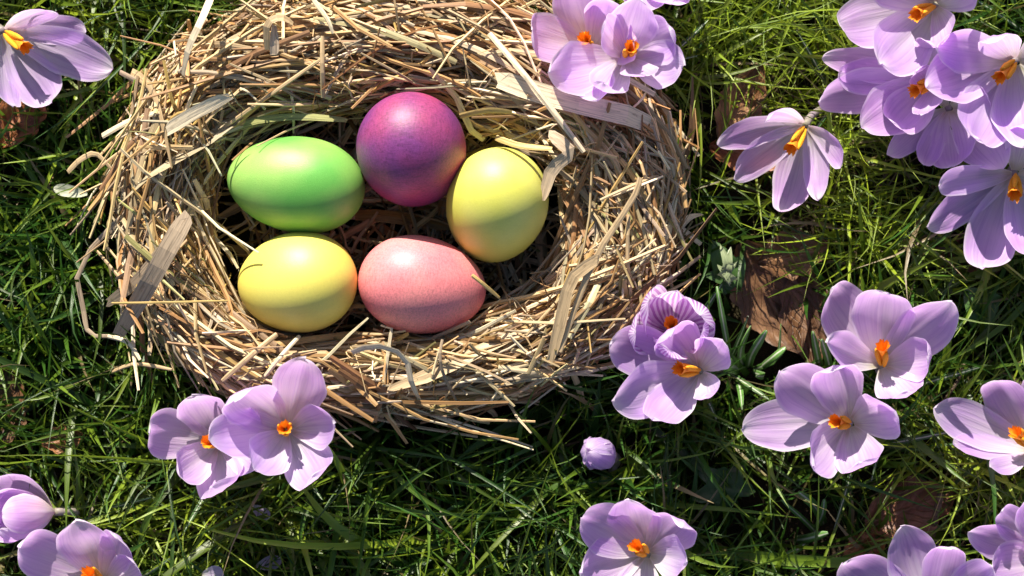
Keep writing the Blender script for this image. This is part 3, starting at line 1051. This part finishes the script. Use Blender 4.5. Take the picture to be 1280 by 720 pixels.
def weed_leaf(root, base, tip, w, z0, z1, col, lobes=0.0, arch=0.008):
    """broad leaf with its own surface from base to tip."""
    B, T = np.array(P(base[0], base[1], z0)), np.array(P(tip[0], tip[1], z1))
    d = T - B; L = np.linalg.norm(d); d /= L
    s = np.cross(d, (0, 0, 1)); s /= np.linalg.norm(s)
    n = np.cross(s, d)
    vs, us, cs, fs = [], [], [], []
    NV_, NU_ = 12, 8
    for j in range(NV_ + 1):
        v = j / NV_
        hw = w * math.sin(math.pi * min(1, v * 0.93 + 0.07)) ** 0.7 * (1 + lobes * math.sin(v * 22))
        for i in range(NU_ + 1):
            u = 2 * i / NU_ - 1
            z = arch * math.sin(math.pi * v) + 0.25 * hw * abs(u) + 0.0012 * noise.noise(Vector((v * 6, u * 3, base[0])))
            vs.append(B + d * L * v + s * hw * u + n * z)
            us.append((i / NU_, v * 4)); cs.append(col * (1.25 if abs(u) < 0.15 else 1.0))
    for j in range(NV_):
        for i in range(NU_):
            a = j * (NU_ + 1) + i
            fs.append((a, a + 1, a + NU_ + 2, a + NU_ + 1))
    return mesh_obj('leaf', vs, fs, M_LEAF, root, us, cs)


G_WEED = np.array((0.055, 0.12, 0.03))
w1 = tag(empty('weed_plant', P(908, 345, 0)), 'low broad leaved weed beside the right nest rim', 'weed')
for tip, w in (((890, 300), .006), ((930, 318), .007), ((905, 370), .006), ((880, 345), .005)):
    weed_leaf(w1, (908, 345), tip, w, 0.006, 0.018, G_WEED)
for base, tip in (((906, 330), (900, 305)), ((906, 332), (914, 308)), ((908, 338), (922, 326)), ((904, 342), (896, 330))):
    weed_leaf(w1, base, tip, .0022, 0.018, 0.026, G_SUNFLECK * 0.8)  # tiny pale leaflets stand in for dappled sun specks, painted as leaf colour
w2 = tag(empty('weed_plant', P(1222, 385, 0)), 'round leaved green weed right of the cup shaped crocus', 'weed')
for tip, w in (((1205, 360), .009), ((1236, 398), .007), ((1250, 370), .006)):
    weed_leaf(w2, (1222, 388), tip, w, 0.006, 0.018, G_WEED * 1.3)
w3 = tag(empty('weed_plant', P(905, 600, 0)), 'dark lobed weed rosette below the open crocuses', 'weed')
for tip, w in (((870, 585), .006), ((930, 580), .007), ((945, 615), .006), ((900, 640), .007), ((865, 625), .006)):
    weed_leaf(w3, (905, 602), tip, w, 0.004, 0.014, G_WEED * 0.8, 0.18)


def dead_leaf(label, c, ang, L, w, z, tint, curl):
    ce = P(c[0], c[1], z)
    o = []
    ca, sa = math.cos(math.radians(ang)), math.sin(math.radians(ang))
    vs, us, fs = [], [], []
    NV_, NU_ = 20, 14
    for j in range(NV_ + 1):
        v = j / NV_
        hw = w * math.sin(math.pi * min(1, 0.04 + v * 0.95)) ** 0.8 * (1 + 0.10 * math.sin(v * 26 + c[0]))
        for i in range(NU_ + 1):
            u = 2 * i / NU_ - 1
            x = (v - 0.5) * L; y = hw * u
            zz = curl * (u * u) * 0.6 + curl * 0.8 * (2 * v - 1) ** 2 + 0.003 * noise.noise(Vector((v * 4 + c[0], u * 2.2, c[1]))) + 0.0015 * abs(math.sin(v * 9 * 3.14 - abs(u) * 9))
            vs.append((ce.x + x * ca - y * sa, ce.y + x * sa + y * ca, z + zz)); us.append((i / NU_, v))
    for j in range(NV_):
        for i in range(NU_):
            a = j * (NU_ + 1) + i
            fs.append((a, a + 1, a + NU_ + 2, a + NU_ + 1))
    ob = mesh_obj('dead_leaf', vs, fs, M_DEAD, None, us, np.tile(np.array(tint), (len(vs), 1)))
    tag(ob, label, 'leaf', 'dead leaves on the ground')
    return ob


dead_leaf('large curled brown dead leaf with a sunlit patch beside the nest', (960, 372), -62, 0.052, 0.0145, 0.007, (0.85, 0.70, 0.60), 0.006)
dead_leaf('dark brown leaf next to the large curled leaf', (1006, 392), -82, 0.046, 0.011, 0.007, (0.55, 0.42, 0.36), 0.005)
dead_leaf('tan dead leaf in the grass behind the large curled leaf', (990, 318), 15, 0.030, 0.010, 0.014, (1.2, 1.0, 0.8), 0.004)
dead_leaf('rusty brown leaf on bare soil near the bottom right', (1135, 635), 20, 0.040, 0.013, 0.008, (1.0, 0.7, 0.6), 0.004)
dead_leaf('orange brown leaf under the top left crocus', (30, 140), 60, 0.034, 0.010, 0.014, (1.9, 1.1, 0.6), 0.004)
dead_leaf('brown leaf in the dark grass at the left edge', (5, 510), 80, 0.036, 0.011, 0.012, (0.9, 0.7, 0.6), 0.004)
dead_leaf('small light brown leaf scrap in the lower left grass', (82, 548), 10, 0.018, 0.006, 0.016, (1.6, 1.2, 1.0), 0.003)
dead_leaf('brown leaf lying behind the lone pale crocus', (925, 130), 62, 0.036, 0.009, 0.014, (1.4, 1.1, 0.8), 0.004)
dead_leaf('rust brown leaf peeking from under the lone pale crocus', (935, 193), -10, 0.034, 0.008, 0.012, (1.6, 1.0, 0.6), 0.004)
dead_leaf('dark leaf in the shade between the right hand crocuses', (1215, 320), 5, 0.040, 0.010, 0.008, (0.8, 0.62, 0.5), 0.004)
dead_leaf('tiny brown leaf tip at the bottom edge beside tall petals', (1078, 685), 30, 0.020, 0.007, 0.012, (1.7, 1.2, 0.8), 0.003)


def twig(label, ctrl, r):
    root_pts = [P(x, y, z / 100) for x, y, z in ctrl]
    o = tube_part('twig', None, root_pts, r, r * 0.6, M_TWIG, 7, 9)
    tag(o, label, 'twig')


twig('dark knobbly twig on bare soil left of the bottom right tuft', [(1176, 618, 1.8), (1170, 645, 1.4), (1166, 672, 0.8)], 0.0016)
twig('thin grey twig in the dark grass between right hand crocuses', [(1128, 310, 1.6), (1165, 312, 1.8), (1210, 306, 1.7)], 0.0010)
twig('slim brown twig beside the cup shaped crocus', [(1205, 455, 1.2), (1195, 480, 1.8), (1180, 500, 1.6)], 0.0009)


M_BRACT = mat_simple('dry_bract', [(0.35, (0.52, 0.55, 0.38)), (0.65, (0.70, 0.70, 0.56))], 300, 0.6, 0.3, 0.3)


def loose_petal(label, c, ang, L, hw, z, mat=None):
    a = math.radians(ang)
    B = P(c[0], c[1], z); d = Vector((math.cos(a), math.sin(a), 0.05))
    root = empty('fallen_petal', (B.x, B.y, 0))
    tag(root, label, 'petal')
    petal_mesh(root, B - d * L * 0.5, B + d * L * 0.5, (0, 0, 1), hw, 0.06, 0.3, mat or M_PALE, seed=c[0])


loose_petal('pale greenish dry bract on the grass left of the nest', (88, 239), 170, 0.014, 0.0026, 0.028, M_BRACT)
loose_petal('greyish fallen petal in the lower left grass', (336, 704), 15, 0.011, 0.003, 0.016)
loose_petal('small grey petal scrap in the grass below the large open crocus', (326, 640), -35, 0.009, 0.0026, 0.016)
loose_petal('white petal tip at the bottom edge of the grass', (266, 719), 0, 0.009, 0.004, 0.03)

# ------------------------------------------------------------------ grass
LOW_SPOTS = [(945, 345, 26), (958, 375, 30), (975, 405, 28), (1003, 385, 24), (950, 440, 36), (985, 440, 24), (912, 330, 24), (915, 400, 22),
             (1010, 660, 30), (1130, 640, 24), (1020, 430, 14)]


def smooth_spot(x, y, px, py, rx, ry):
    q = P(px, py, 0.015)
    return np.exp(-(((x - q.x) / (rx * KN)) ** 2 + ((y - q.y) / (ry * KN)) ** 2))


def in_nest(x, y, s):
    dx, dy = x - NCX, y - NCY
    return (dx / (NRX + 70 * KN * s)) ** 2 + (dy / (NRY + 62 * KN * s)) ** 2


def grass_blades(N, x0, x1, y0, y1, rows, hole=None, coarse=False, accent=False):
    X = RNG.uniform(x0, x1, N); Y = RNG.uniform(y0, y1, N)
    # clumps: pull roots towards tuft centres
    T = max(1, N // 16)
    tx, ty = RNG.uniform(x0, x1, T), RNG.uniform(y0, y1, T)
    ti = RNG.integers(0, T, N)
    cl = RNG.random(N) < 0.62
    X = np.where(cl, tx[ti] + RNG.normal(0, 0.0045, N), X)
    Y = np.where(cl, ty[ti] + RNG.normal(0, 0.0045, N), Y)
    keep = np.ones(N, bool)
    if hole is not None:
        keep &= ~((X > hole[0]) & (X < hole[1]) & (Y > hole[2]) & (Y < hole[3]))
    keep &= in_nest(X, Y, 0.75) > 1.0
    # thin patches of bare soil and leaf litter
    bare = np.zeros(N)
    for s in ((960, 370, 62, 80, 1.0), (945, 440, 60, 35, .9), (1000, 640, 90, 40, .8), (1150, 640, 50, 30, .95), (1190, 300, 60, 30, .8), (40, 530, 60, 35, .6),
              (985, 300, 60, 35, .45), (150, 120, 40, 40, .5), (900, 440, 60, 60, .6), (900, 150, 40, 30, .5), (1210, 440, 50, 50, .5), (30, 145, 30, 30, .5)):
        bare = np.maximum(bare, s[4] * smooth_spot(X, Y, *s[:4]))
    keep &= RNG.random(N) > bare
    X, Y, ti = X[keep], Y[keep], ti[keep]
    n = len(X)
    # yellow-green tufts in darker lawn; sunlit and shaded patches painted into blade colour
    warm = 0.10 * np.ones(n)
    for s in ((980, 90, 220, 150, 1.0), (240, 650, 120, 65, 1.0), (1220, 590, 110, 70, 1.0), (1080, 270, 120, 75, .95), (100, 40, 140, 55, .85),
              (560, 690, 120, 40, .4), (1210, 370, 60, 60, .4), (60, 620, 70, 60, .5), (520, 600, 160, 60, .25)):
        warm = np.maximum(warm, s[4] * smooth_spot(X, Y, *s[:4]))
    big = np.array([noise.noise(Vector((x * 18, y * 18, 1.0))) for x, y in zip(X, Y)])
    az_t = RNG.uniform(0, 6.283, T)
    heading = np.where(RNG.random(n) < 0.45, az_t[ti] + RNG.normal(0, 0.6, n), RNG.uniform(0, 6.283, n))
    hgt = np.array([noise.noise(Vector((x * 30, y * 30, 5.0))) for x, y in zip(X, Y)])
    Ln = np.clip(RNG.lognormal(math.log(0.043), 0.38, n), 0.012, 0.10) * (1 + 0.25 * big) * (1 + 0.75 * hgt)
    Wd = np.clip(RNG.lognormal(math.log(0.00130), 0.38, n), 0.0006, 0.0030) * np.where(warm > 0.4, 0.72, 1.08)
    if coarse: Wd *= 1.8
    if accent: Wd *= 1.75; Ln *= 1.5; warm = np.clip(warm + 0.12, 0, 1)
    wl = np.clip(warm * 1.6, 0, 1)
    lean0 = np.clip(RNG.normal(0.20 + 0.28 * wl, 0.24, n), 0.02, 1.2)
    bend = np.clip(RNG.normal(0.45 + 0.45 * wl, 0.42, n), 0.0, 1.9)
    if accent: lean0 += 0.25; bend += 0.3
    dead = RNG.random(n) < ((0.035 + 0.13 * warm) if not accent else 0.0)
    lean0 = np.where(dead, lean0 + 0.5, lean0)
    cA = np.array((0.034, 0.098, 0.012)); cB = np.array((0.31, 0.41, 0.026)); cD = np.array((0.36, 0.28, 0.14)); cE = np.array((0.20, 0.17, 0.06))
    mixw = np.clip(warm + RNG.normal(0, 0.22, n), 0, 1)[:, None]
    col = cA * (1 - mixw) + cB * mixw  # dark-to-bright blend carries the painted lit and shaded patches
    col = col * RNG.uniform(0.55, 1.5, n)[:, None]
    dcol = np.where(RNG.random(n)[:, None] < 0.5, cD, cE) * RNG.uniform(0.5, 1.15, n)[:, None]
    col = np.where(dead[:, None], dcol, col)
    # centre lines
    s = np.linspace(0, 1, rows)
    ang = np.clip(lean0[:, None] + bend[:, None] * s[None, :] ** 1.3, 0, 1.62 + RNG.random(n)[:, None] * 0.25)
    hd = heading[:, None] + RNG.normal(0, 0.5, n)[:, None] * s[None, :] ** 2
    step = Ln[:, None] / (rows - 1)
    dx, dy, dz = np.sin(ang) * np.cos(hd) * step, np.sin(ang) * np.sin(hd) * step, np.cos(ang) * step
    cx = X[:, None] + np.cumsum(dx, 1) - dx; cy = Y[:, None] + np.cumsum(dy, 1) - dy; cz = np.cumsum(dz, 1) - dz - 0.002
    cz = np.maximum(cz, 0.0008 + RNG.random(n)[:, None] * 0.006 - 0.004 * (s[None, :] < 0.1))
    cap = (0.019 + 0.018 * RNG.random(n) + 0.012 * hgt + 0.003 * warm)[:, None]
    cz = cz * np.minimum(1.0, cap / np.maximum(cz.max(1, keepdims=True), 1e-4))
    # keep clear of the nest body and flower heads
    ok = np.ones(n, bool)
    inn = in_nest(cx, cy, 0.55).min(1) < 1.0
    ok &= ~inn
    rim = (in_nest(cx, cy, 1.0).min(1) < 1.0) & (RNG.random(n) < 0.7)
    ok &= ~rim
    if not coarse:
        for ex, ey, er in LOW_SPOTS:       # low things that the lawn leaves open
            c = P(ex, ey, 0.015)
            ins = ((cx - c.x) ** 2 + (cy - c.y) ** 2 < (er * KN) ** 2).any(1)
            ok &= ~(ins & (RNG.random(n) < 0.74))
        for q in range(n):
            if ok[q] and hits_petal(zip(cx[q], cy[q], cz[q])): ok[q] = False
    cx, cy, cz, hd, Wd, col, Ln = cx[ok], cy[ok], cz[ok], hd[ok], Wd[ok], col[ok], Ln[ok]
    n = len(cx)
    prof = np.array([0.75 + 0.25 * min(1, q / 0.2) if q < 0.45 else max(0.03, 1 - ((q - 0.45) / 0.55) ** 1.6) for q in s])
    roll = RNG.normal(0, 0.5, n)[:, None] + RNG.normal(0, 0.6, n)[:, None] * s[None, :]
    hw = Wd[:, None] * 0.5 * prof[None, :]
    sx, sy, sz = -np.sin(hd) * np.cos(roll) * hw, np.cos(hd) * np.cos(roll) * hw, np.sin(roll) * hw
    across = 2 if coarse else 3
    fold = 0.45
    vs = np.zeros((n, rows, across, 3)); us = np.zeros((n, rows, across, 2)); cs = np.zeros((n, rows, across, 3))
    vo = RNG.uniform(0, 50, n)
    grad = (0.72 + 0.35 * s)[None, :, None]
    for a in range(across):
        f = -1 + 2 * a / (across - 1)
        drop = 0 if across == 2 or f != 0 else 1
        vs[:, :, a, 0] = cx + sx * f
        vs[:, :, a, 1] = cy + sy * f
        vs[:, :, a, 2] = cz + sz * f - drop * fold * hw
        us[:, :, a, 0] = a / (across - 1)
        us[:, :, a, 1] = vo[:, None] + s[None, :] * Ln[:, None] * 100
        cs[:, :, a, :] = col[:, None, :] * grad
    base = (np.arange(n) * rows * across)[:, None, None]
    r = np.arange(rows - 1)[None, :, None] * across
    c = np.arange(across - 1)[None, None, :]
    a0 = (base + r + c).reshape(-1)
    faces = np.stack([a0, a0 + 1, a0 + across + 1, a0 + across], 1)
    return vs.reshape(-1, 3), faces, us.reshape(-1, 2), cs.reshape(-1, 3)


def merge(gs):
    V_, F_, U_, C_ = [], [], [], []
    o = 0
    for v, f, u, c in gs:
        V_.append(v); F_.append(f + o); U_.append(u); C_.append(c); o += len(v)
    return np.concatenate(V_), np.concatenate(F_), np.concatenate(U_), np.concatenate(C_)


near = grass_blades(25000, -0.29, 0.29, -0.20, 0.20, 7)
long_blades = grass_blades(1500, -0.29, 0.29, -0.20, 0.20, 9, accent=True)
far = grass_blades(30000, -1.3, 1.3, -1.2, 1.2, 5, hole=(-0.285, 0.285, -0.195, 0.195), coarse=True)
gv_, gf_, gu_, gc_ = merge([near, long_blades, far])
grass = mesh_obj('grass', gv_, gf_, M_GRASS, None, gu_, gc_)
tag(grass, 'short spring lawn grass around the nest and crocuses', 'grass', kind='stuff')
